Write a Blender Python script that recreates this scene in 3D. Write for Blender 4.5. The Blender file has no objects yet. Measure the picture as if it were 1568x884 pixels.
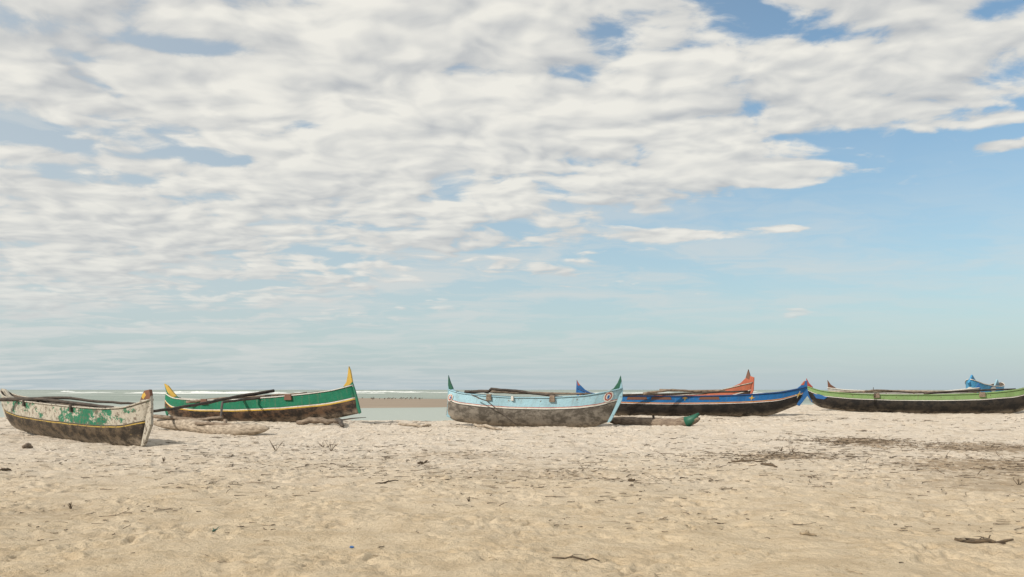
import bpy, math, random
import numpy as np
from mathutils import Vector
random.seed(7); rng=np.random.default_rng(11)
F=1506.0; CX=784.0; HV=597.0; CH=1.5
SUN_EL=math.radians(36); SUN_AZ=math.radians(-124)   # azimuth from +Y clockwise (towards +X)
scene=bpy.context.scene
scene.view_settings.view_transform='Standard'
scene.view_settings.look='None'
scene.view_settings.exposure=0

# ------------------------------------------------------------ helpers
def lin(c):
    return tuple(((v/255)/12.92 if v/255<=0.04045 else ((v/255+0.055)/1.055)**2.4) for v in c)
class NT:
    def __init__(s,nt): s.nt=nt; s.n=nt.nodes; s.l=nt.links
    def put(s,sock,val):
        if isinstance(val,bpy.types.NodeSocket): s.l.new(val,sock)
        elif val is not None:
            if isinstance(val,(tuple,list)) and len(val)==3 and sock.type=='RGBA': val=(*val,1)
            sock.default_value=val
    def m(s,op,a,b=None,c=None,clamp=False):
        x=s.n.new('ShaderNodeMath'); x.operation=op; x.use_clamp=clamp
        s.put(x.inputs[0],a)
        if b is not None: s.put(x.inputs[1],b)
        if c is not None: s.put(x.inputs[2],c)
        return x.outputs[0]
    def vm(s,op,a,b=None):
        x=s.n.new('ShaderNodeVectorMath'); x.operation=op
        s.put(x.inputs[0],a)
        if b is not None: s.put(x.inputs[1],b)
        return x.outputs['Value'] if op in('LENGTH','DOT_PRODUCT') else x.outputs[0]
    def ss(s,v,a,b,lo=0.0,hi=1.0,typ='SMOOTHSTEP'):
        x=s.n.new('ShaderNodeMapRange'); x.interpolation_type=typ
        s.put(x.inputs[0],v); s.put(x.inputs[1],a); s.put(x.inputs[2],b); s.put(x.inputs[3],lo); s.put(x.inputs[4],hi)
        return x.outputs[0]
    def noise(s,vec,scale,detail=4,rough=0.5,dist=0.0,out='Fac'):
        x=s.n.new('ShaderNodeTexNoise'); s.put(x.inputs['Vector'],vec)
        x.inputs['Scale'].default_value=scale; x.inputs['Detail'].default_value=detail
        x.inputs['Roughness'].default_value=rough; x.inputs['Distortion'].default_value=dist
        return x.outputs[out]
    def vor(s,vec,scale,smooth=None):
        x=s.n.new('ShaderNodeTexVoronoi'); x.voronoi_dimensions='2D'; x.feature='F1' if smooth is None else 'SMOOTH_F1'
        s.put(x.inputs['Vector'],vec); x.inputs['Scale'].default_value=scale
        if smooth is not None: x.inputs['Smoothness'].default_value=smooth
        return x.outputs['Distance']
    def mix(s,f,a,b,blend='MIX'):
        x=s.n.new('ShaderNodeMix'); x.data_type='RGBA'; x.blend_type=blend
        s.put(x.inputs[0],f); s.put(x.inputs[6],a); s.put(x.inputs[7],b)
        return x.outputs[2]
    def comb(s,a,b,c):
        x=s.n.new('ShaderNodeCombineXYZ'); s.put(x.inputs[0],a); s.put(x.inputs[1],b); s.put(x.inputs[2],c); return x.outputs[0]
    def sep(s,v):
        x=s.n.new('ShaderNodeSeparateXYZ'); s.put(x.inputs[0],v); return x.outputs
def newmat(name):
    m=bpy.data.materials.new(name); m.use_nodes=True
    t=NT(m.node_tree); b=m.node_tree.nodes['Principled BSDF']
    return m,t,b
def bump(t,b,h,strength,dist):
    x=t.n.new('ShaderNodeBump'); x.inputs['Strength'].default_value=strength; x.inputs['Distance'].default_value=dist
    t.l.new(h,x.inputs['Height']); t.l.new(x.outputs[0],b.inputs['Normal'])
def coords(t,kind='Object'):
    return t.n.new('ShaderNodeTexCoord').outputs[kind]
def link(o,parent=None):
    scene.collection.objects.link(o)
    if parent: o.parent=parent
    return o
def mkmesh(name,verts,faces,mats,parent=None,smooth=False):
    me=bpy.data.meshes.new(name); me.from_pydata([tuple(v) for v in verts],[],faces); me.update()
    for m in (mats if isinstance(mats,(list,tuple)) else [mats]): me.materials.append(m)
    if smooth: me.polygons.foreach_set('use_smooth',[True]*len(me.polygons))
    return link(bpy.data.objects.new(name,me),parent)
def empty(name,loc=(0,0,0)):
    o=bpy.data.objects.new(name,None); o.empty_display_size=0.3; o.location=loc; return link(o)

# ------------------------------------------------------------ world
w=bpy.data.worlds.new("World"); scene.world=w; w.use_nodes=True
t=NT(w.node_tree); t.n.clear()
out=t.n.new('ShaderNodeOutputWorld'); bg=t.n.new('ShaderNodeBackground')
sky=t.n.new('ShaderNodeTexSky'); sky.sky_type='NISHITA'; sky.sun_disc=False
sky.sun_elevation=SUN_EL; sky.sun_rotation=SUN_AZ; sky.air_density=1.0; sky.dust_density=0.5; sky.ozone_density=1.3; sky.altitude=0
D=coords(t,'Generated'); dx,dy,dz=t.sep(D)
zc=t.m('MAXIMUM',dz,0.0)
skyc=t.vm('MULTIPLY',sky.outputs[0],(0.098,0.119,0.121))
haze_f=t.m('EXPONENT',t.m('MULTIPLY',zc,-7.5))
skyc=t.mix(t.m('MULTIPLY_ADD',haze_f,0.92,0.03),skyc,lin((180,194,201)))
den=t.m('ADD',zc,0.12)
P=t.comb(t.m('DIVIDE',dx,den),t.m('DIVIDE',dy,den),0.0)
# coverage
lim=t.m('MULTIPLY_ADD',dx,0.23,0.115)
cov=t.ss(t.m('SUBTRACT',dz,lim),-0.10,0.12)
def blob(u,v,ru,rv,wt):
    X=(u-CX)/F; Z=(HV-v)/F; L=math.sqrt(X*X+1+Z*Z); 
    q=t.comb(t.m('MULTIPLY',t.m('SUBTRACT',dx,X/L),F/ru),t.m('MULTIPLY',t.m('SUBTRACT',dz,Z/L),F/rv),0.0)
    return t.ss(t.vm('LENGTH',q),0.1,1.5,wt,0.0)
bl=0.0
for B in [(40,200,120,26,-.26),(70,262,130,14,-.20),(300,72,90,16,-.22),(150,92,90,12,-.16),(10,25,130,24,-.20),(300,238,120,14,-.18),(480,196,60,12,-.15),
          (1190,35,110,22,-.14),(1140,115,60,26,-.12),(1450,215,180,26,-.14),(1530,20,90,20,-.14),(940,50,90,14,-.07),(850,110,60,14,-.07),(1330,60,60,16,-.08),
          (1070,258,75,22,.34),(1195,268,80,20,.46),(1060,360,110,10,.36),(1205,349,45,7,.30),(1340,170,130,20,.14),(1400,90,190,40,.04),(1540,180,90,10,.24),(1540,222,60,9,.26),
          (620,190,380,120,.11),(330,130,200,35,.09),(600,50,200,60,.09),(950,190,200,50,.07),(1215,480,30,10,.32),(640,345,420,12,-.06),(1400,320,260,80,-.12)]:
    bb=blob(*B); bl=bb if bl==0.0 else t.m('ADD',bl,bb)
cb=t.m('ADD',t.m('MULTIPLY_ADD',cov,0.40,-0.290),bl)
warp=t.vm('SUBTRACT',t.noise(P,3.0,2,.5,out='Color'),(.5,.5,.5))
Pa=t.vm('ADD',P,t.vm('MULTIPLY',warp,(0.20,0.18,0.0)))
d2=t.vor(Pa,13.0)
def cl(vec,fine):
    a=t.noise(vec,1.9,3,0.55)
    d=t.vor(vec,5.4,.6)
    b=t.noise(vec,8.0,6 if fine else 2,0.58 if fine else .5)
    r=t.m('MULTIPLY_ADD',a,0.44,0.16)
    r=t.m('MULTIPLY_ADD',t.m('MULTIPLY',d,d),-0.17,r)
    if fine: r=t.m('MULTIPLY_ADD',t.m('MULTIPLY',d2,d2),-0.06,r)
    return t.m('MULTIPLY_ADD',b,0.40,r)
nf=cl(Pa,True)
n0=cl(Pa,False); n1=cl(t.vm('ADD',Pa,(-0.028,-0.045,0.0)),False)
dn=t.m('ADD',t.m('MULTIPLY_ADD',nf,1.55,-0.29),cb)
alpha=t.ss(dn,0.44,0.61)
thick=t.ss(dn,0.52,0.85)
rel=t.m('MULTIPLY',t.m('SUBTRACT',n0,n1),3.2)
shade=t.m('ADD',t.m('ADD',0.48,rel),t.m('MULTIPLY',thick,0.28),clamp=True)
shade=t.m('MULTIPLY_ADD',t.m('SUBTRACT',nf,n0),1.0,shade)
lowf=t.noise(P,1.8,3)
shade=t.m('ADD',shade,t.m('MULTIPLY',t.m('SUBTRACT',lowf,0.5),-1.3),clamp=True)
ccol=t.mix(shade,lin((186,189,192)),lin((242,239,230)))
ccol=t.mix(t.m('MULTIPLY',t.m('EXPONENT',t.m('MULTIPLY',zc,-8.0)),0.85),ccol,lin((208,212,211)))
# thin streaks low down, left
Ps=t.comb(t.m('DIVIDE',dx,t.m('ADD',zc,0.14)),t.m('DIVIDE',dy,t.m('ADD',zc,0.07)),3.0)
Ps=t.vm('ADD',Ps,t.vm('MULTIPLY',warp,(0.7,0.6,0)))
st=t.noise(t.vm('MULTIPLY',Ps,(0.9,0.85,1)),2.0,6,0.6)
stm=t.m('MULTIPLY',t.ss(st,0.34,0.66),t.ss(t.m('MULTIPLY_ADD',dx,-0.24,t.m('MULTIPLY',t.m('ABSOLUTE',t.m('SUBTRACT',dz,0.12)),-1.2)),-0.26,0.04))
edge=t.m('MULTIPLY',t.ss(dx,-0.6,0.40,0.55,0.0),t.ss(dz,0.01,0.10))
veil=t.m('MAXIMUM',t.m('MULTIPLY',stm,0.85),edge)
skyc=t.mix(veil,skyc,lin((213,216,214)))
final=t.mix(t.m('MULTIPLY',alpha,t.ss(dz,0.01,0.12,0.0,0.97)),skyc,ccol)
t.l.new(final,bg.inputs[0]); bg.inputs[1].default_value=1.0
t.l.new(bg.outputs[0],out.inputs[0])

sun=bpy.data.lights.new('sun','SUN'); sun.energy=4.4; sun.angle=math.radians(0.8); sun.color=(1.0,0.93,0.82)
so=link(bpy.data.objects.new('sun',sun))
sd=Vector((math.sin(SUN_AZ)*math.cos(SUN_EL),math.cos(SUN_AZ)*math.cos(SUN_EL),math.sin(SUN_EL)))
so.rotation_euler=sd.to_track_quat('Z','Y').to_euler(); so.location=(-20,-20,30)

cam=bpy.data.cameras.new('camera'); co=link(bpy.data.objects.new('camera',cam))
co.location=(0,0,CH); co.rotation_euler=(math.radians(90),0,0)
cam.sensor_width=36; cam.lens=36*F/1568; cam.shift_y=(HV-442)/1568; cam.clip_end=60000; cam.clip_start=0.1
scene.camera=co

# ------------------------------------------------------------ terrain
def sst(x,a,b):
    q=np.clip((x-a)/(b-a),0,1); return q*q*(3-2*q)
def base0(x,y):
    x=np.asarray(x,float); y=np.asarray(y,float)
    z=np.interp(y,[-1e4,20,26,31,34,38,42,50,60,1e5],[0,0,.02,.11,.19,.29,.40,.55,.6,.6])
    z=z+0.12*sst(x,0,8)*sst(y,20,38)
    yc=41.0+10*sst(x,2.5,9.5)
    k=np.logaddexp(0,(y-yc)/0.8)*0.8
    z=z-0.085*k-0.02*np.logaddexp(0,(y-yc-6)/2)*2
    return np.maximum(z,-4.0)
CP=[]  # contact corrections (x,y,target)
def px(u,v,d): return ((u-CX)/F*d, d, CH+(HV-v)/F*d)

BO={}
def boatdef(name,uL,dL,uR,dR,gun,bot): BO[name]=dict(P0=np.array([(uL-CX)/F*dL,dL]),P1=np.array([(uR-CX)/F*dR,dR]),gun=gun,bot=bot)
boatdef('b1',4,31.5,228,25.5,[(3,598),(14,606),(45,613),(90,618),(140,623),(180,626),(207,624),(232,612)],[(10,640),(22,656),(48,664),(90,672),(150,681),(190,684),(217,683)])
boatdef('b2',255,39.5,548,37,[(254,602),(268,610),(310,613),(370,612),(430,608),(480,603),(515,598),(541,590)],[(252,626),(262,640),(300,646),(370,648),(440,647),(510,642),(551,633)])
boatdef('b3',686,34.5,950,33,[(688,597),(706,602),(745,606),(790,609),(850,609),(900,606),(932,600),(953,595)],[(683,635),(695,645),(740,651),(800,655),(860,657),(905,656),(934,645)])
boatdef('b4',884,40,1236,39,[(884,595),(900,602),(940,606),(1000,607),(1070,607),(1140,605),(1195,601),(1235,593)],[(890,622),(905,632),(950,637),(1020,639),(1100,639),(1180,637),(1222,620)])
boatdef('b5',1236,43,1604,41,[(1234,591),(1255,599),(1300,603),(1360,605),(1430,605),(1500,603),(1555,598),(1604,586)],[(1240,614),(1255,625),(1300,630),(1380,634),(1460,636),(1550,634),(1596,618)])
boatdef('b6',1000,46,1154,43.5,[(1000,602),(1020,605),(1050,605),(1082,603),(1118,595),(1153,586)],[(1004,615),(1020,622),(1060,628),(1110,627),(1148,612)])
boatdef('b7',1268,47,1500,46,[(1267,594),(1290,597),(1340,599),(1400,600),(1450,599),(1500,594)],[(1272,612),(1290,622),(1350,625),(1430,625),(1490,612)])
boatdef('b8',1484,46.5,1532,50,[(1484,581),(1492,588),(1502,591),(1515,592),(1524,591),(1532,586)],[(1486,608),(1492,620),(1505,624),(1520,622),(1530,608)])
def toplane(b,u,v):
    P0,P1=b['P0'],b['P1']; ax=(P1-P0); L=np.linalg.norm(ax); ax=ax/L; nn=np.array([-ax[1],ax[0]])
    d=np.array([(u-CX)/F,1.0]); k=nn.dot(P0)/nn.dot(d); p=d*k
    return ax.dot(p-P0), CH+(HV-v)/F*k
for n,b in BO.items():
    b['g']=np.array([toplane(b,*p) for p in b['gun']]); b['b']=np.array([toplane(b,*p) for p in b['bot']])
    b['L']=np.linalg.norm(b['P1']-b['P0']); b['ax']=(b['P1']-b['P0'])/b['L']
    i=int(np.argmin(b['b'][:,1])); 
    for j in {max(i-1,0),i,min(i+1,len(b['b'])-1)}:
        p=b['P0']+b['ax']*b['b'][j,0]; CP.append((p[0],p[1],b['b'][j,1]+(0.05 if n!='b1' else .04)))
CP.append((px(325,663,32.5)[0],32.5,px(325,663,32.5)[2]))
for u_ in (575,620,665): CP.append((px(u_,644,41)[0],41,px(u_,646,41)[2]))
CPa=np.array(CP); SG=3.0
K=np.exp(-((CPa[:,None,0]-CPa[None,:,0])**2+(CPa[:,None,1]-CPa[None,:,1])**2)/(2*SG*SG))
err=CPa[:,2]-base0(CPa[:,0],CPa[:,1]); print('ERR',np.round(err,2))
W=np.linalg.solve(K+0.15*np.eye(len(CPa)),err)
def base(x,y):
    z=base0(x,y)
    for (cx,cy,_),wt in zip(CPa,W): z=z+wt*np.exp(-((x-cx)**2+(y-cy)**2)/(2*SG*SG))
    return z
# detail height map
R=0.03; X0,X1,Y0,Y1=-33,33,3,57
nx=int((X1-X0)/R); ny=int((Y1-Y0)/R)
fx=np.fft.rfftfreq(nx,R)[None,:]; fy=np.fft.fftfreq(ny,R)[:,None]; fr=np.sqrt(fx*fx+fy*fy)
def band(wl,bw,seed):
    g=np.random.default_rng(seed).standard_normal((ny,nx)).astype(np.float32)
    h=np.fft.irfft2(np.fft.rfft2(g)*np.exp(-(np.log(np.maximum(fr,1e-6)*wl))**2/(2*bw*bw)),s=(ny,nx)); return (h/h.std()).astype(np.float32)
big=band(3.5,0.5,1); mid=band(0.9,0.5,2); sm=band(0.30,0.45,3); ti=band(0.14,0.35,4)
patch=np.clip(band(2.6,.6,5)*0.6+0.75,0.1,1.7)
H=0.018*big+0.009*mid+0.009*np.minimum(sm,.9)*patch+0.004*ti*patch
# footprints
N=14000
fxp=rng.uniform(X0+1,X1-1,N); fyp=Y0+1+(Y1-Y0-2)*rng.uniform(0,1,N)**1.15
for i in range(N):
    a=rng.normal(0.3,0.9); Lf=rng.uniform(.05,.13); Wf=Lf*rng.uniform(.4,.8); dep=rng.uniform(.010,.050)*(.6+5*Lf)
    r=int(0.30/R); ix=int((fxp[i]-X0)/R); iy=int((fyp[i]-Y0)/R)
    dep*=min(1.3,float(patch[min(iy,ny-1),min(ix,nx-1)])+.15)
    xs=slice(max(ix-r,0),min(ix+r,nx)); ys=slice(max(iy-r,0),min(iy+r,ny))
    gx=(np.arange(xs.start,xs.stop)*R+X0-fxp[i])[None,:]; gy=(np.arange(ys.start,ys.stop)*R+Y0-fyp[i])[:,None]
    p=(gx*math.cos(a)+gy*math.sin(a))/Wf; q=(-gx*math.sin(a)+gy*math.cos(a))/Lf
    rr=p*p+q*q
    H[ys,xs]+= -dep*np.exp(-rr**1.5) + dep*0.35*np.exp(-(np.sqrt(rr)-1.5)**2/0.16)*(0.6+0.5*np.sin(p*2+i))
def det(x,y):
    a=(np.clip(x,X0,X1-2*R)-X0)/R; b_=(np.clip(y,Y0,Y1-2*R)-Y0)/R
    a=np.clip(a,0,nx-2); b_=np.clip(b_,0,ny-2)
    i=a.astype(int); j=b_.astype(int); u=a-i; v=b_-j
    h=H[j,i]*(1-u)*(1-v)+H[j,i+1]*u*(1-v)+H[j+1,i]*(1-u)*v+H[j+1,i+1]*u*v
    fade=sst(x,X0,X0+2)*(1-sst(x,X1-2,X1))*sst(y,Y0,Y0+1.5)*(1-sst(y,Y1-4,Y1))
    return h*fade
def gz(x,y): 
    x=np.asarray(x,float); y=np.asarray(y,float); return base(x,y)+det(x,y)
def axis_pts(lo,hi,f):
    o=[lo]
    while o[-1]<hi: o.append(o[-1]+f(o[-1]))
    return o
xp=axis_pts(0,31,lambda q:0.03 if q<6 else 0.03+0.03*min(1,(q-6)/20))+[33,36,40,50,70,100,160,260,420,800]
xs=np.array([-q for q in xp[:0:-1]]+xp)
ys=np.array([-60,-30,-15,-6,0,2.5]+axis_pts(4.0,50,lambda q:0.03 if q<14 else min(0.03+0.05*(q-14)/20,.07))+[50.5,51,52,53,54,56,58,62,68,76,90,120,200])
GX,GY=np.meshgrid(xs,ys); GZ=gz(GX,GY)
nX,nY=len(xs),len(ys); print('grid',nX,nY)
me=bpy.data.meshes.new('sand_beach'); me.vertices.add(nX*nY)
me.vertices.foreach_set('co',np.stack([GX,GY,GZ],-1).astype(np.float32).ravel())
idx=np.arange(nX*nY).reshape(nY,nX); q=np.stack([idx[:-1,:-1],idx[:-1,1:],idx[1:,1:],idx[1:,:-1]],-1).reshape(-1,4)
me.loops.add(q.size); me.loops.foreach_set('vertex_index',q.ravel().astype(np.int32))
me.polygons.add(len(q)); me.polygons.foreach_set('loop_start',(np.arange(len(q))*4).astype(np.int32)); me.polygons.foreach_set('loop_total',np.full(len(q),4,np.int32))
me.update(); me.validate(); me.polygons.foreach_set('use_smooth',np.ones(len(q),bool))
ob=link(bpy.data.objects.new('sand_beach',me))
m,t,b=newmat('sand')
C=coords(t); cx_,cy_,cz_=t.sep(C)
n_a=t.noise(C,0.35,4,0.55); n_b=t.noise(C,2.2,5,0.6); n_c=t.noise(C,14,4,0.65); n_d=t.noise(C,160,2,0.6)
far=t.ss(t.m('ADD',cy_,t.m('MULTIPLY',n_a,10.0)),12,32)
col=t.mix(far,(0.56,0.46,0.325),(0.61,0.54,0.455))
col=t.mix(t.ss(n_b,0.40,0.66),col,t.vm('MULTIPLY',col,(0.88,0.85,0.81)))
col=t.mix(t.ss(n_c,0.54,0.70,0,0.6),col,t.vm('MULTIPLY',col,(0.64,0.59,0.52)))
col=t.mix(t.ss(n_d,0.45,0.75,0,0.4),col,t.vm('MULTIPLY',col,(0.75,0.72,0.68)))
def patchm(x,y,rx,ry,thr0,thr1,wt):
    q=t.comb(t.m('MULTIPLY',t.m('SUBTRACT',cx_,x),1/rx),t.m('MULTIPLY',t.m('SUBTRACT',cy_,y),1/ry),0.0)
    e=t.ss(t.vm('LENGTH',q),0.1,1.2,1.0,0.0)
    nn=t.noise(t.vm('MULTIPLY',C,(1,0.6,1)),5.5,6,0.7)
    return t.m('MULTIPLY',t.ss(t.m('MULTIPLY_ADD',e,0.3,nn),thr0,thr1),t.m('MULTIPLY',t.ss(e,0,0.35),wt))
for A in [(9.6,26.8,2.0,2.2,.60,.76,.75),(12.0,24.5,2.8,2.8,.58,.76,.65),(6.1,22.0,1.9,1.4,.62,.8,.6),(10.3,18.5,3.4,3.6,.50,.80,.55),(8.3,15.5,3.4,2.6,.56,.85,.45),(0.5,17.5,3.5,2.5,.66,.88,.35),(-1,22,4.5,2.2,.70,.88,.35),(9,20,3,2,.62,.84,.4),(-6,12,3,1.6,.66,.9,.3)]:
    col=t.mix(patchm(*A),col,(0.20,0.135,0.075))
wet=t.ss(cz_,-1.1,-0.6,1.0,0.0)
col=t.mix(wet,col,(0.16,0.125,0.09))
t.l.new(col,b.inputs['Base Color']); b.inputs['Roughness'].default_value=0.95; b.inputs['Specular IOR Level'].default_value=0.15
hh=t.m('ADD',t.m('MULTIPLY',t.noise(C,16,5,0.68),1.0),t.m('MULTIPLY',n_d,0.2))
bump(t,b,hh,1.0,0.045)
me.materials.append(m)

# ------------------------------------------------------------ sea
SZ=-1.2
m,t,b=newmat('sea_water'); C=coords(t); X,Y,Z=t.sep(C)
sv=t.comb(t.m('MULTIPLY',X,0.02),t.m('MULTIPLY',Y,0.06),0.0)
n1_=t.noise(sv,1.0,6,0.6); n2_=t.noise(t.comb(t.m('MULTIPLY',X,0.004),t.m('MULTIPLY',Y,0.02),0.0),1.0,5,0.6)
col=t.mix(t.ss(n1_,0.35,0.7),(0.18,0.225,0.19),(0.30,0.345,0.30))
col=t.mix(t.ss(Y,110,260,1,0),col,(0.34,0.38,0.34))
foam=t.m('MULTIPLY',t.ss(n2_,0.53,0.64),t.m('MULTIPLY',t.ss(Y,330,520),t.ss(Y,1500,2600,1,0)))
col=t.mix(t.m('MULTIPLY',foam,0.6),col,(0.64,0.66,0.63))
t.l.new(col,b.inputs['Base Color']); b.inputs['Roughness'].default_value=0.45; b.inputs['Specular IOR Level'].default_value=0.25
bump(t,b,t.noise(t.vm('MULTIPLY',C,(0.6,1.2,1)),1.0,5,0.6),0.6,0.25)
mkmesh('sea',[(-30000,45,SZ),(30000,45,SZ),(30000,40000,SZ),(-30000,40000,SZ)],[(0,1,2,3)],m)
# breakers
m,t,b=newmat('foam'); b.inputs['Base Color'].default_value=(0.72,0.74,0.72,1); b.inputs['Roughness'].default_value=0.8
V=[];Fc=[]
for i in range(60):
    y=random.choice([700,780,900,1050,1300])*random.uniform(.95,1.05); x=random.choice([random.uniform(-0.5,0.5),random.gauss(-.27,.08)])*y; Lw=random.uniform(8,48); hgt=random.uniform(.3,.95)*y/900
    n=14; s0=len(V)
    for k in range(n+1):
        s=k/n; e=math.sin(math.pi*s)**0.6*hgt*random.uniform(.55,1.1)+.02; xx=x+(s-.5)*Lw; yy=y+math.sin(s*5+i)*1.5
        V+=[(xx,yy-2.5,SZ-.05),(xx,yy-.6,SZ+e*.7),(xx,yy+.3,SZ+e),(xx,yy+2,SZ-.05)]
    for k in range(n):
        for r in range(3):
            a=s0+k*4+r; Fc.append((a,a+4,a+5,a+1))
mkmesh('breaking_waves',V,Fc,m,smooth=True)
# sandbank
m,t,b=newmat('wet_sand'); C=coords(t)
col=t.mix(t.noise(t.vm('MULTIPLY',C,(0.08,0.25,1)),1.0,5,.6),(0.17,0.13,0.09),(0.34,0.265,0.195)); t.l.new(col,b.inputs['Base Color']); b.inputs['Roughness'].default_value=0.75
V=[];Fc=[];nu,nv=120,50
for j in range(nv+1):
    for i in range(nu+1):
        yy=125+j/nv*190; fx_=i/nu
        uu=370+fx_*370; xx=(uu-CX)/F*yy
        e=1-((fx_-.5)/.5)**4; f2=1-abs((j/nv-.5)/.5)**2.6
        hgt=SZ-0.30+0.72*max(0,min(e,1))*f2+0.05*math.sin(xx*.13+yy*.05)+0.03*math.sin(xx*.31-yy*.11)
        V.append((xx,yy,hgt))
for j in range(nv):
    for i in range(nu):
        a=j*(nu+1)+i; Fc.append((a,a+1,a+nu+2,a+nu+1))
mkmesh('sandbank',V,Fc,m,smooth=True)
# birds resting on the bank
m,t,b=newmat('bird_feathers'); b.inputs['Base Color'].default_value=(0.10,0.085,0.07,1)
V=[];Fc=[]
def ball(c,r,seg=6,ring=4):
    s0=len(V)
    for j in range(ring+1):
        th=math.pi*j/ring
        for i in range(seg):
            ph=2*math.pi*i/seg; V.append((c[0]+r[0]*math.sin(th)*math.cos(ph),c[1]+r[1]*math.sin(th)*math.sin(ph),c[2]+r[2]*math.cos(th)))
    for j in range(ring):
        for i in range(seg):
            Fc.append((s0+j*seg+i,s0+j*seg+(i+1)%seg,s0+(j+1)*seg+(i+1)%seg,s0+(j+1)*seg+i))
for i in range(34):
    yy=random.uniform(215,250); uu=random.gauss(608,26); xx=(uu-CX)/F*yy; zz=SZ+.40; s=random.uniform(.5,.8)
    ball((xx,yy,zz+.42*s),(.26*s,.12*s,.13*s)); ball((xx+.26*s,yy,zz+.62*s),(.08*s,.07*s,.08*s)); ball((xx+.22*s,yy,zz+.5*s),(.05*s,.05*s,.16*s))
    ball((xx+.37*s,yy,zz+.61*s),(.07*s,.015,.015)); ball((xx,yy-.03,zz+.15*s),(.02,.02,.22*s)); ball((xx,yy+.04,zz+.15*s),(.02,.02,.22*s))
mkmesh('flock_of_birds',V,Fc,m,smooth=True)

# ------------------------------------------------------------ boat materials
def woodmat(name,c1,c2,sc=6):
    m,t,b=newmat(name); C=coords(t)
    n=t.noise(t.vm('MULTIPLY',C,(1,1,3)),sc,6,.65); 
    t.l.new(t.mix(t.ss(n,.3,.7),c1,c2),b.inputs['Base Color']); b.inputs['Roughness'].default_value=.85
    bump(t,b,n,.6,.02); return m
M_wood=woodmat('weathered_wood',(0.10,0.07,0.05),(0.27,0.21,0.155))
M_dark=woodmat('dark_pole_wood',(0.025,0.02,0.016),(0.09,0.07,0.055))
M_pale=woodmat('bleached_wood',(0.17,0.135,0.10),(0.44,0.37,0.29))
M_in=woodmat('hull_interior',(0.05,0.04,0.03),(0.15,0.11,0.08))
def paint(name,c,wear=.6):
    m,t,b=newmat(name); C=coords(t); n=t.noise(C,9,6,.7)
    t.l.new(t.mix(t.ss(n,wear,wear+.06,0,.85),t.mix(t.noise(C,3,3),c,tuple(v*.72 for v in c)),(.10,.075,.055)),b.inputs['Base Color']); b.inputs['Roughness'].default_value=.55; return m
def hullmat(name,bands,low1,low2,split,wear=.62,patchc=None,pthr=.55,low3=(0.2,.16,.11),zone=None):
    """bands: list of (v_start,color) upwards from split"""
    m,t,b=newmat(name); C=coords(t); uv=coords(t,'UV'); U,Vv,_=t.sep(uv)
    vw=t.m('ADD',Vv,t.m('MULTIPLY',t.m('SUBTRACT',t.noise(uv,1.5,3),.5),.03))
    r=t.n.new('ShaderNodeValToRGB'); r.color_ramp.interpolation='CONSTANT'
    el=r.color_ramp.elements; el[0].position=0; el[0].color=(*low1,1)
    el[1].position=bands[0][0]; el[1].color=(*bands[0][1],1)
    for p,c in bands[1:]:
        e=el.new(p); e.color=(*c,1)
    t.l.new(vw,r.inputs[0]); up=r.outputs[0]
    if patchc:
        pn=t.noise(t.vm('MULTIPLY',C,(1,1,1.5)),2.2,9,.74)
        if zone:
            for (z0,z1,wt) in zone: pn=t.m('ADD',pn,t.m('MULTIPLY',t.m('MULTIPLY',t.ss(U,z0-.3,z0+.3),t.ss(U,z1-.3,z1+.3,1,0)),wt))
        pm=t.m('MULTIPLY',t.ss(pn,pthr,pthr+.03),t.ss(vw,bands[-1][0],bands[-1][0]+.01)); up=t.mix(pm,up,patchc)
    fade=t.noise(C,2.4,5,.6); up=t.mix(t.ss(fade,.4,.75,0,.6),up,t.vm('MULTIPLY',up,(.62,.60,.58)))
    streak=t.noise(t.comb(t.m('MULTIPLY',U,9.0),t.m('MULTIPLY',Vv,1.3),0.0),1.0,5,.7)
    up=t.mix(t.ss(streak,.50,.75,0,.55),up,(.18,.145,.11))
    fl=t.noise(C,8,9,.80); up=t.mix(t.ss(fl,wear,wear+.04,0,.9),up,(.13,.10,.075))
    ln=t.noise(t.vm('MULTIPLY',C,(1,1,1.6)),2.6,8,.74)
    lo=t.mix(t.ss(ln,.42,.60),low1,low2)
    lo=t.mix(t.ss(t.noise(C,11,8,.8),.60,.66,0,.8),lo,low3)
    sandy=t.ss(Vv,0.0,0.28,.7,0.0); lo=t.mix(t.m('MULTIPLY',sandy,t.ss(ln,.35,.6)),lo,(.34,.285,.22))
    lo=t.mix(t.ss(streak,.5,.75,0,.4),lo,tuple(v*.6 for v in low1))
    col=t.mix(t.m('GREATER_THAN',vw,split),lo,up)
    t.l.new(col,b.inputs['Base Color']); b.inputs['Roughness'].default_value=.62; b.inputs['Specular IOR Level'].default_value=.3
    bump(t,b,t.m('ADD',fl,t.m('MULTIPLY',ln,1.5)),.7,.018); return m

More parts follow.
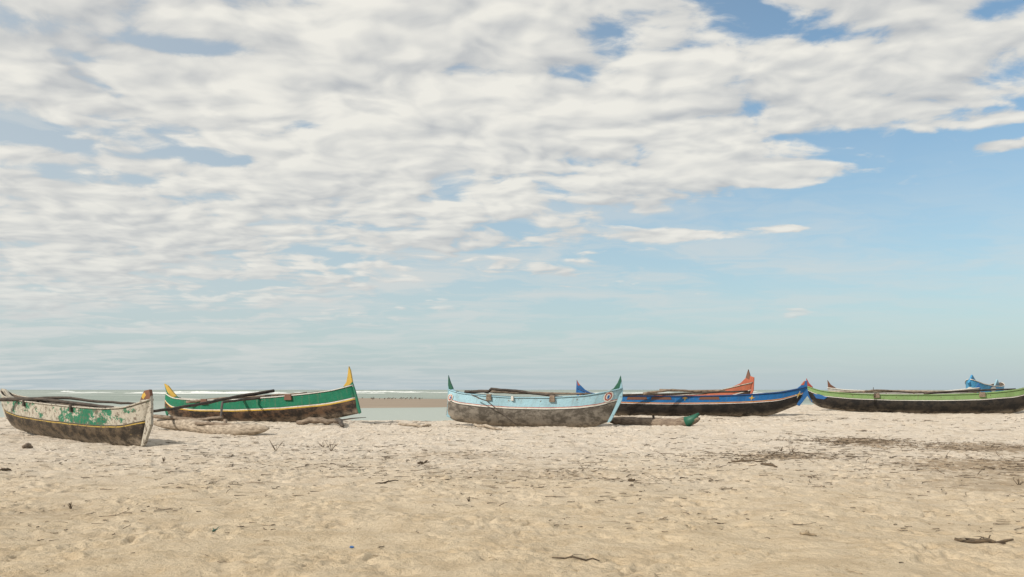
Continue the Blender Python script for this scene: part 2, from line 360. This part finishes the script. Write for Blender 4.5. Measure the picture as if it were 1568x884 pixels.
# ------------------------------------------------------------ boat geometry
def tube(pts,rads,seg=8,jit=0.0):
    V=[];Fc=[]; P=[Vector(p) for p in pts]; n=len(P)
    for i,p in enumerate(P):
        d=(P[min(i+1,n-1)]-P[max(i-1,0)]).normalized(); s=d.cross(Vector((0,0,1))); 
        if s.length<.05: s=Vector((1,0,0))
        s.normalize(); q=s.cross(d); r=rads[i] if isinstance(rads,(list,tuple)) else rads
        for k in range(seg):
            a=2*math.pi*k/seg; V.append(p+(s*math.cos(a)+q*math.sin(a))*r*(1+random.uniform(-jit,jit)))
    for i in range(n-1):
        for k in range(seg): Fc.append((i*seg+k,i*seg+(k+1)%seg,(i+1)*seg+(k+1)%seg,(i+1)*seg+k))
    Fc.append(tuple(range(seg))[::-1]); Fc.append(tuple((n-1)*seg+k for k in range(seg)))
    return V,Fc
def pole(name,pts,r,mat,parent,wob=.012):
    P=[Vector(p) for p in pts]; out=[]
    for a,c in zip(P[:-1],P[1:]):
        n=5
        for k in range(n): out.append(a.lerp(c,k/n)+Vector([random.uniform(-wob,wob) for _ in range(3)]))
    out.append(P[-1]); n=len(out); rr=[(r*(1.1-.35*i/n))*random.uniform(.92,1.08) for i in range(n)]
    V,Fc=tube(out,rr,8,.06); return mkmesh(name,V,Fc,mat,parent,True)
def resample(pts,n):
    p=np.array(pts); s=np.r_[0,np.cumsum(np.linalg.norm(np.diff(p,axis=0),axis=1))]; s/=s[-1]
    tt=np.linspace(0,1,n); o=np.stack([np.interp(tt,s,p[:,k]) for k in range(2)],-1)
    for _ in range(4):
        q=o.copy(); q[1:-1]=(o[:-2]+2*o[1:-1]+o[2:])/4; o=q
    return o
class Boat:
    def __init__(s,key,beam,hm,railmat):
        b=BO[key]; s.b=b; s.N=64; s.beam=beam
        s.G=resample(b['g'],s.N); s.B=resample(b['b'],s.N)
        s.e=empty('outrigger_canoe'); s.nrm=np.array([-b['ax'][1],b['ax'][0]])
        if s.nrm[1]>0: s.nrm=-s.nrm      # towards camera
        S=[1,.93,.86,.78,.7,.62,.54,.46,.38,.3,.22,.15,.09,.04,0]
        prof=[(v,1) for v in S]+[(v,-1) for v in S[-2::-1]]
        V=[];Fc=[];UV=[]
        for i in range(s.N):
            for v,sd_ in prof:
                V.append(s.pt(i/(s.N-1),v,sd_)); UV.append((i/(s.N-1)*b['L'],v))
        m_=len(prof)
        for i in range(s.N-1):
            for k in range(m_-1): Fc.append((i*m_+k,i*m_+k+1,(i+1)*m_+k+1,(i+1)*m_+k))
        Fc.append(tuple(range(m_))); Fc.append(tuple((s.N-1)*m_+k for k in range(m_))[::-1])
        o=mkmesh('hull',V,Fc,[hm,M_in],s.e,True); me=o.data
        uvl=me.uv_layers.new(name='UVMap')
        for L in me.loops: uvl.data[L.index].uv=UV[L.vertex_index]
        import bmesh
        bm=bmesh.new(); bm.from_mesh(me); bmesh.ops.recalc_face_normals(bm,faces=bm.faces)
        c=sum((f.normal.dot(Vector((*s.nrm,0))) for f in bm.faces if f.calc_center_median().xy.dot(Vector(s.nrm))>Vector((*(b['P0']+b['ax']*b['L']/2),)).dot(Vector(s.nrm))),0.0)
        if c<0: bmesh.ops.reverse_faces(bm,faces=bm.faces)
        bm.to_mesh(me); bm.free()
        md=o.modifiers.new('Solidify','SOLIDIFY'); md.thickness=.035; md.offset=-1; md.material_offset=1; md.material_offset_rim=1
        for sd_ in (1,-1):
            pts=[s.pt(i/(s.N-1),1.0,sd_,.012) for i in range(0,s.N)]
            V,Fc=tube(pts,.024,6); mkmesh('gunwale_rail',V,Fc,railmat,s.e,True)
        for tt in (.2,.38,.56,.76):
            a=Vector(s.pt(tt,.9,1)); c_=Vector(s.pt(tt,.9,-1)); V,Fc=tube([a,a.lerp(c_,.5),c_],.035,6); mkmesh('thwart',V,Fc,M_wood,s.e,True)
    def half(s,t,v):
        e=abs(2*t-1); w=s.beam*(max(0,1-e**2.8))**.75+.028
        p=math.sin(min(1,v/.62)*math.pi/2)**.62 if v>0 else 0
        return w*(p*.94+.06*v) if v>0 else 0.0
    def pt(s,t,v,side,off=0.0):
        f=t*(s.N-1); i=min(int(f),s.N-2); r=f-i
        g=s.G[i]*(1-r)+s.G[i+1]*r; bb=s.B[i]*(1-r)+s.B[i+1]*r
        l=bb+(g-bb)*v; h=s.half(t,v)+off
        p=s.b['P0']+s.b['ax']*l[0]+s.nrm*h*side
        return (p[0],p[1],l[1])
    def plane(s,u,v,off=0.0):
        x,z=toplane(s.b,u,v); p=s.b['P0']+s.b['ax']*x+s.nrm*off; return (p[0],p[1],z)
    def findt(s,u):
        x,_=toplane(s.b,u,600); return float(np.interp(x,s.G[:,0],np.linspace(0,1,s.N)))
    def horn(s,poly,mat,th=.04,name='prow_horn'):
        n=len(poly); a=[s.plane(u,v,th) for u,v in poly]; c=[s.plane(u,v,-th) for u,v in poly]
        Fc=[tuple(range(n)),tuple(range(2*n-1,n-1,-1))]+[(i,i+n,(i+1)%n+n,(i+1)%n) for i in range(n)]
        import bmesh
        o=mkmesh(name,a+c,Fc,mat,s.e); bm=bmesh.new(); bm.from_mesh(o.data); bmesh.ops.recalc_face_normals(bm,faces=bm.faces); bm.to_mesh(o.data); bm.free()
        md=o.modifiers.new('Bevel','BEVEL'); md.width=.012; md.segments=2
    def decal(s,u,v,shape,mat,name='painted_emblem',off=.008):
        t0=s.findt(u); V=[]
        for dx_,dv in shape:
            tt=s.findt(u+dx_); f=tt*(s.N-1); i=min(int(f),s.N-2)
            gzv=s.G[i][1]; bz=s.B[i][1]; _,z=toplane(s.b,u,v+dv); vv=max(.05,min(.99,(z-bz)/(gzv-bz)))
            V.append(s.pt(tt,vv,1,off))
        c=len(V); _,z=toplane(s.b,u,v); f=t0*(s.N-1); i=min(int(f),s.N-2); vv=(z-s.B[i][1])/(s.G[i][1]-s.B[i][1])
        V.append(s.pt(t0,max(.05,min(.99,vv)),1,off))
        mkmesh(name,V,[(k,(k+1)%c,c) for k in range(c)],mat,s.e)
    def block(s,u,w,h,mat,drop=0.0,dep=.07,name='boom_bracket'):
        t0=s.findt(u); g=Vector(s.pt(t0,1,1)); ax=Vector((*s.b['ax'],0)); n=Vector((*s.nrm,0)); up=Vector((0,0,1))
        V=[];
        for a in(-w/2,w/2):
            for q in(-.05,dep):
                for z in(-h/2,h/2): V.append(g+ax*a*(1.0 if z<0 else .8)+n*q+up*(z-drop))
        Fc=[(0,1,3,2),(4,6,7,5),(0,4,5,1),(2,3,7,6),(0,2,6,4),(1,5,7,3)]
        o=mkmesh(name,V,Fc,mat,s.e); md=o.modifiers.new('Bevel','BEVEL'); md.width=.012; md.segments=2
def logfloat(name,pts,rmid,mat,parent,tip=None):
    P=[Vector(p) for p in pts]; n=26; out=[];rr=[]
    for i in range(n+1):
        s=i/n; f=s*(len(P)-1); k=min(int(f),len(P)-2); out.append(P[k].lerp(P[k+1],f-k)); rr.append(rmid*(1-abs(2*s-1)**3.2)**.6*random.uniform(.96,1.04)+.03)
    V,Fc=tube(out,rr,12,.05); return mkmesh(name,V,Fc,mat,parent,True)
circ=lambda rx,ry,n=14:[(rx*math.cos(2*math.pi*k/n),ry*math.sin(2*math.pi*k/n)) for k in range(n)]
star=lambda R_,r_,n=4:[((R_ if k%2==0 else r_)*math.cos(math.pi*k/n),(R_ if k%2==0 else r_)*math.sin(math.pi*k/n)*.9) for k in range(2*n)]

green=(0.005,.15,.08); yellow=(.55,.35,.05); red=(.36,.055,.035); black=(.012,.011,.010); white=(.60,.58,.53); cream=(.42,.385,.32)
p_white=paint('white_paint',white); p_red=paint('red_paint',red); p_yel=paint('yellow_paint',yellow); p_green=paint('green_paint',green)
p_dkgreen=paint('dark_green_paint',(.01,.10,.06)); p_blue=paint('blue_paint',(.012,.11,.32)); p_lblue=paint('light_blue_paint',(.27,.45,.53)); p_or=paint('orange_paint',(.42,.10,.05))
p_navy=paint('navy_paint',(.01,.05,.16)); p_lime=paint('lime_paint',(.17,.28,.10)); p_sky=paint('azure_paint',(.05,.28,.52)); p_cream=paint('cream_paint',cream,.53); p_brown=paint('brown_paint',(.16,.07,.04))

# boat 1 - peeling cream / green
hm=hullmat('peeling_cream_hull',[(.50,(.45,.31,.07)),(.525,(.05,.04,.03)),(.555,cream)],(.025,.019,.014),(.11,.08,.053),.50,.53,(.01,.15,.08),.57,(.40,.29,.10),zone=[(5.0,7.7,.12),(1.2,3.4,.05)])
B=Boat('b1',.42,hm,p_cream)
B.horn([(206,628),(214,618),(219,606),(223,599),(230,597),(232,606),(233,620),(233,650),(222,682),(217,684),(224,650),(226,625)],p_cream)
B.horn([(217,613),(220,604),(223,598.5),(230.5,596.5),(232,604),(232,611)],p_brown,.045,'horn_tip')
B.horn([(219,608),(221,603),(224,601),(226,606),(222,612)],p_yel,.05,'horn_stripe')
B.horn([(3,595),(8,596),(14,604),(24,611),(16,616),(14,640),(10,642),(4,620)],p_cream)
pole('boom',[px(-12,612,30),px(60,611,29.5),px(140,621,28),px(212,629,27.2)],.055,M_dark,B.e)
pole('boom',[px(30,611,30.5),px(95,609,30.5),px(160,616,30),px(222,619,29.5)],.045,M_dark,B.e)
pole('spar',[px(60,613,29.8),px(130,630,27.2),px(134,634,27)],.035,M_dark,B.e)
for u in(60,134): B.block(u,.12,.2,M_dark,.05)

# boat 2 - green, yellow stripe
hm=hullmat('green_hull',[(.50,yellow),(.545,white),(.585,(.02,.04,.03)),(.60,green)],(.022,.017,.014),(.12,.07,.042),.50,.62,None,.5,(.22,.15,.10))
B=Boat('b2',.40,hm,p_white)
B.horn([(512,601),(524,596),(531,586),(533,574),(534.5,562),(537,568),(540,585),(545,600),(553,632),(550,634),(540,606),(530,606)],p_green)
B.horn([(526,592.5),(531,585),(533,574),(534.5,561),(537.3,568),(540.2,585),(536,590)],p_yel,.046,'horn_tip')
B.horn([(524,596),(530,591.5),(541,589),(542,592),(531,595)],p_white,.047,'horn_stripe')
B.horn([(252,588),(258,592),(264,600),(275,611),(266,613),(262,625),(256,638),(252,626),(258,610)],p_green)
B.horn([(252,587.5),(258,591),(265,600),(271,607),(263,610),(257,600)],p_yel,.046,'horn_tip')
pole('boom',[px(420,599,38.7),px(370,606,38.0),px(322,616,36.5),px(262,627,33.5),px(232,630,32.6)],.06,M_dark,B.e)
pole('boom',[px(505,600,38.6),px(440,607,38.2),px(385,611,37.6),px(340,616,36),px(338,641,32.7)],.05,M_dark,B.e)
pole('spar',[px(285,616,38.6),px(330,611,38.6),px(400,607,38.6),px(470,602,38.6)],.05,M_wood,B.e)
for u in(322,450): B.block(u,.32,.22,p_brown,.06)
logfloat('outrigger_float',[px(233,647,34),px(290,652,33),px(350,660,31.8),px(412,656,31)],.20,M_pale,B.e)
pole('float_peg',[px(318,640,32.8),px(322,655,32.6)],.07,M_wood,B.e); pole('float_peg',[px(345,643,32.4),px(348,660,32.2)],.06,M_wood,B.e)
pole('float_brace',[px(232,637,33.6),px(300,643,32.9),px(340,640,32.4)],.06,M_wood,B.e)
pole('float_brace',[px(300,648,32.4),px(345,650,31.8),px(392,654,31.2)],.05,M_wood,B.e)
# boat 3 - light blue
hm=hullmat('light_blue_hull',[(.60,black),(.625,white),(.67,red),(.69,(.30,.48,.56))],(.085,.073,.060),(.22,.195,.165),.60,.60,None,.5,(.34,.31,.26))
B=Boat('b3',.44,hm,p_lblue)
B.horn([(926,604),(938,598),(946,588),(950,576),(952,586),(954,598),(953,612),(936,645),(930,648),(944,612),(940,606)],p_lblue)
B.horn([(931,600.5),(940,594.5),(946,586),(950.5,575),(951.8,584),(949,594),(944,600)],p_dkgreen,.046,'horn_tip')
B.horn([(687,575),(690,586),(694,596),(704,603),(696,608),(690,640),(684,638),(686,612),(686,596)],p_lblue)
B.horn([(686.8,574.5),(690,585),(694.5,595.5),(688,598),(686.5,590)],p_dkgreen,.046,'horn_tip')
for u,r in((936,7.5),(692.5,5)):
    B.decal(u,608,circ(r,r*1.15),p_white,off=.022); B.decal(u,608,circ(r*.72,r*.85),p_red,off=.026); B.decal(u,608,circ(r*.5,r*.6),p_white,off=.030); B.decal(u+.5,608.5,circ(r*.25,r*.4),p_blue,off=.034)
pole('boom',[px(712,600,34.6),px(748,600,34.4),px(752,596,34.3),px(790,599,34.2),px(850,607,33.4),px(862,609,33.2)],.05,M_dark,B.e)
pole('boom',[px(732,599,35),px(800,602,34.8),px(905,604,34.6)],.05,M_wood,B.e)
pole('spar',[px(722,605,33.6),px(745,614,33.2),px(790,650,32.7)],.020,M_dark,B.e)  # thin dark stick added to draw the diagonal shade across the lower hull
for u in(754,850): B.block(u,.2,.22,M_wood,.04)
B.block(790,.1,.16,p_white,.03)

# boat 4 - blue
hm=hullmat('blue_hull',[(.62,white),(.65,red),(.68,yellow),(.70,(.012,.12,.33))],(.010,.009,.009),(.03,.025,.022),.62,.66,None,.5,(.07,.055,.045))
B=Boat('b4',.42,hm,p_navy)
B.horn([(1204,604),(1218,597),(1228,589),(1231,584),(1236,583),(1236,594),(1238,604),(1224,622),(1220,620),(1225,608)],p_blue)
B.horn([(1226,590),(1230.5,584.5),(1233,583),(1231,590)],p_or,.046,'horn_tip')
B.horn([(883,582),(887,588),(896,597),(912,605),(896,612),(893,624),(888,622),(882,602)],p_blue)
B.horn([(883,581),(886,587),(889,590),(885,591)],p_or,.046,'horn_tip')
B.decal(1226,605,star(7,2.2),p_white,off=.022); B.decal(1226,605,star(5.0,1.6),p_yel,off=.027); B.decal(897,605,star(6,2),p_white,off=.022)
for u in(975,1012,1085): B.decal(u,610.5,[(-14,-2.5),(14,-2.5),(16,1.5),(-16,1.5)],p_brown,'painted_panel',off=.012)
for u in(1048,1150): B.decal(u,609.5,star(5,1.6),p_yel,off=.014)
pole('boom',[px(985,603,38.6),px(1030,597,38.8),px(1075,600,39)],.045,M_wood,B.e)
pole('boom',[px(940,606,39),px(1040,603,39.2),px(1145,599,39.4)],.045,M_dark,B.e)
pole('float_peg',[px(1001,636,33.8),px(1000,646,33.8)],.045,M_dark,B.e)
logfloat('outrigger_float',[px(930,643,34.4),px(980,648,34),px(1035,650,33.6),px(1072,641,33.2)],.17,M_wood,B.e)
V,Fc=tube([px(1050,646.5,33.4),px(1062,642,33.3),px(1070,633,33.2)],[.19,.15,.03],10); mkmesh('float_tip',V,Fc,p_dkgreen,B.e,True)

# boat 5 - lime
hm=hullmat('lime_hull',[(.68,(.01,.01,.01)),(.70,white),(.735,(.01,.01,.01)),(.75,(.19,.30,.115))],(.011,.010,.010),(.035,.028,.022),.68,.61,None,.5,(.09,.07,.05))
B=Boat('b5',.42,hm,p_lime)
B.horn([(1235,580),(1239,588),(1248,597),(1262,602),(1250,612),(1243,616),(1236,606),(1233,592)],p_blue)
B.horn([(1234.8,579),(1239,587),(1245,593),(1238,595),(1234,590)],p_red,.046,'horn_tip')
B.horn([(1570,600),(1590,592),(1600,578),(1606,586),(1604,600),(1596,618),(1588,610)],p_lime)
B.decal(1253,605,[(-10,-3),(0,-2),(12,3),(6,6),(-6,4)],p_blue,off=.02)
pole('boom',[px(1322,600,41.6),px(1342,598,42),px(1400,601,42.6),px(1440,601,43)],.045,M_wood,B.e)
pole('boom',[px(1415,603,41.6),px(1470,599,42),px(1555,596,42.6)],.045,M_dark,B.e)
pole('spar',[px(1270,601,43),px(1380,599,43),px(1500,600,42.6)],.05,M_pale,B.e)
for u in(1340,1500): B.block(u,.25,.2,M_wood,.04)
# boat 6 orange
hm=hullmat('orange_hull',[(.55,white),(.6,(.40,.12,.065))],(.02,.015,.012),(.06,.04,.03),.55,.64)
B=Boat('b6',.38,hm,p_cream)
B.horn([(1090,600),(1118,594),(1134,587),(1142,579),(1146,566),(1149,576),(1155,578),(1154,598),(1148,612),(1140,606)],p_or)
B.horn([(1142,578.5),(1146,565.5),(1149,575),(1148,582)],p_brown,.046,'horn_tip')
pole('boom',[px(1010,597,44),px(1060,599,44),px(1110,598,43.5)],.05,M_wood,B.e)
# boat 7 grey white, boat 8 light blue end
hm=hullmat('grey_hull',[(.55,red),(.6,(.33,.33,.31))],(.02,.02,.02),(.06,.05,.04),.55,.6)
B=Boat('b7',.38,hm,p_white)
B.horn([(1267,582),(1272,589),(1284,597),(1278,606),(1270,604),(1268,594)],p_brown); B.horn([(1492,598),(1498,586),(1502,594),(1496,606)],p_blue)
hm=hullmat('azure_hull',[(.5,white),(.56,(.07,.30,.52))],(.02,.02,.02),(.06,.05,.04),.5,.68)
B=Boat('b8',.5,hm,p_white)
B.horn([(1488,574),(1492,581),(1500,588),(1506,592),(1496,600),(1487,600),(1483,586)],p_sky); B.horn([(1526.5,581),(1529,588),(1532,594),(1526,598),(1522,592)],p_lblue)
B.decal(1503,596,circ(4,4),p_white,off=.03)

# ------------------------------------------------------------ litter
def twigs(name,xy,Ls,rs,mat,lift=.35):
    V=[];Fc=[]
    z=gz(xy[:,0],xy[:,1])
    for (x,y),zz,Lg,r in zip(xy,z,Ls,rs):
        a=random.gauss(0.15,.9) if random.random()<.5 else random.uniform(0,3.14)
        d=Vector((math.cos(a),math.sin(a),random.uniform(-.05,.05) if random.random()<.93 else random.uniform(0.2,1.2)*lift)); n=4; s0=len(V); bend=random.uniform(-.3,.3)*Lg
        sidev=Vector((-d.y,d.x,0))
        for i in range(n):
            s=i/(n-1)-.5; c=Vector((x,y,float(zz)+r*.8))+d*(s*Lg)+sidev*(bend*(s*s*4))+Vector((0,0,abs(d.z)*Lg*.5 + random.uniform(0,.008)))
            rr=r*(1-.5*(s+.5))
            V+=[c+Vector((0,0,rr)),c+sidev*rr-Vector((0,0,rr*.6)),c-sidev*rr-Vector((0,0,rr*.6))]
        for i in range(n-1):
            for k in range(3): a0=s0+i*3; Fc.append((a0+k,a0+(k+1)%3,a0+3+(k+1)%3,a0+3+k))
    return mkmesh(name,V,Fc,mat)
M_tw=woodmat('twig_bark',(0.04,0.028,0.019),(0.14,0.10,0.06),20); M_tw2=woodmat('dry_reed',(0.15,0.11,0.065),(0.38,0.30,0.20),20)
cl_=[]
for _ in range(170):
    y=10+28*random.random(); x=random.uniform(-.56,.56)*y; k=random.randint(3,16); sp=random.uniform(.15,.9)
    cl_+= [(x+random.gauss(0,sp),y+random.gauss(0,sp*.7)) for _ in range(k)]
cl_+=[(x_,y_) for x_,y_ in zip(rng.uniform(-19,19,900),rng.uniform(8,39,900))]
strand=[(random.uniform(-.5,.56)*20,random.gauss(21,3)) for _ in range(1300)]+[(random.uniform(-.1,.2)*17,random.gauss(16.8,1.2)) for _ in range(260)]
xy=np.array(cl_+strand); n=len(xy)
dist=xy[:,1]/20
twigs('twig_litter',xy,rng.gamma(2.0,.045,n)*(.5+.7*dist)+.02,rng.uniform(.0022,.0075,n)*(.6+.65*dist),M_tw)
xy=np.stack([rng.uniform(-20,20,700),rng.uniform(8,39,700)],-1); twigs('dry_reed_litter',xy,rng.gamma(2,.04,700)+.03,rng.uniform(.002,.007,700),M_tw2)
for (cx,cy,sx,sy,k) in [(9.3,27,1.1,.8,600),(12,25,1.9,1.1,600),(6.0,22,1.0,.6,360),(10.4,18.6,1.8,1.4,360)]:
    xy=np.stack([rng.normal(cx,sx,k),rng.normal(cy,sy,k)],-1); twigs('dried_seaweed',xy,rng.gamma(2.2,.05,k)+.03,rng.uniform(.003,.010,k),M_tw,.6)
def onground(u,v):
    for d in np.arange(5,44,.02):
        X=(u-CX)/F*d; 
        if base(np.array(X),np.array(d))>=CH+(HV-v)/F*d: return X,d
    return (u-CX)/F*40,40
def stick(u0,v0,u1,v1,r,mat=M_tw,name='driftwood',br=2):
    x0,y0=onground(u0,v0); x1,y1=onground(u1,v1); n=7; P=[]
    for i in range(n+1):
        s=i/n; x=x0+(x1-x0)*s; y=y0+(y1-y0)*s; P.append((x,y+random.uniform(-.5,.5)*r*2,float(gz(x,y))+r*.9+random.uniform(0,r)))
    e=empty(name,(0,0,0)); V,Fc=tube(P,[r*(.45+.9*math.sin(math.pi*min(1,.15+i/n*.8))) for i in range(n+1)],7,.15); mkmesh('branch',V,Fc,mat,e,True)
    L=math.dist(P[0],P[-1])
    for k in range(br):
        p=Vector(P[2+k*2]); q=p+Vector((random.uniform(-.3,.4)*L,random.uniform(-.2,.2)*L,.02+random.uniform(0,.05)*L)); V,Fc=tube([p,p.lerp(q,.5)+Vector((0,0,.02)),q],[r*.5,r*.35,r*.15],6); mkmesh('side_twig',V,Fc,mat,e,True)
stick(1462,829,1552,832,.017); stick(1480,824,1540,834,.012); stick(845,856,918,857,.007,br=1); stick(536,836,542,837,.008,p_blue,'plastic_scrap',0)
stick(0,724,16,723,.02,br=1); stick(325,817,333,812,.008,p_dkgreen,'green_leaf_sprig',2); stick(962,737,972,738,.02,br=0); stick(36,688,48,686,.05,M_wood,br=0)
stick(455,652,520,652,.09,M_wood,'driftwood_log',2); stick(515,648,526,655,.07,M_dark,'driftwood_log',1)
stick(610,653,660,655,.045,M_pale,'driftwood_log',1); stick(726,655,768,658,.045,M_pale,'driftwood_log',0); stick(640,710,655,709,.02,br=2); stick(1225,822,1250,823,.012,M_tw2,'dry_reed',2)
stick(1165,713,1190,716,.02,br=2); stick(1120,706,1175,709,.015,br=2); stick(575,741,610,738,.009,br=2)
# upright dry sprigs
for u,v,h in[(422,692,17),(507,690,20),(495,686,12),(250,706,8),(1212,694,10),(1196,690,8),(718,768,8),(108,778,12),(1560,742,12)]:
    x,y=onground(u,v); z=float(gz(x,y)); hh=h*y/F; V=[];Fc=[]
    for k in range(7):
        q=Vector((x+random.gauss(0,.35)*hh,y+random.gauss(0,.3)*hh,z+hh*random.uniform(.4,1))); p=Vector((x,y,z-.02)); v2,f2=tube([p,p.lerp(q,.5)+Vector((random.gauss(0,.05)*hh,0,.05*hh)),q],[.007,.005,.003],5); o=len(V); V+=v2; Fc+=[tuple(i+o for i in f) for f in f2]
    mkmesh('dry_plant_sprig',V,Fc,M_tw)
# distant marker post at sea
x,y,_=px(1337,590,600); V,Fc=tube([(x,y,SZ-1),(x,y,SZ+2),(x+.2,y,SZ+4.2)],[.3,.25,.15],6); mkmesh('channel_marker_post',V,Fc,M_dark)
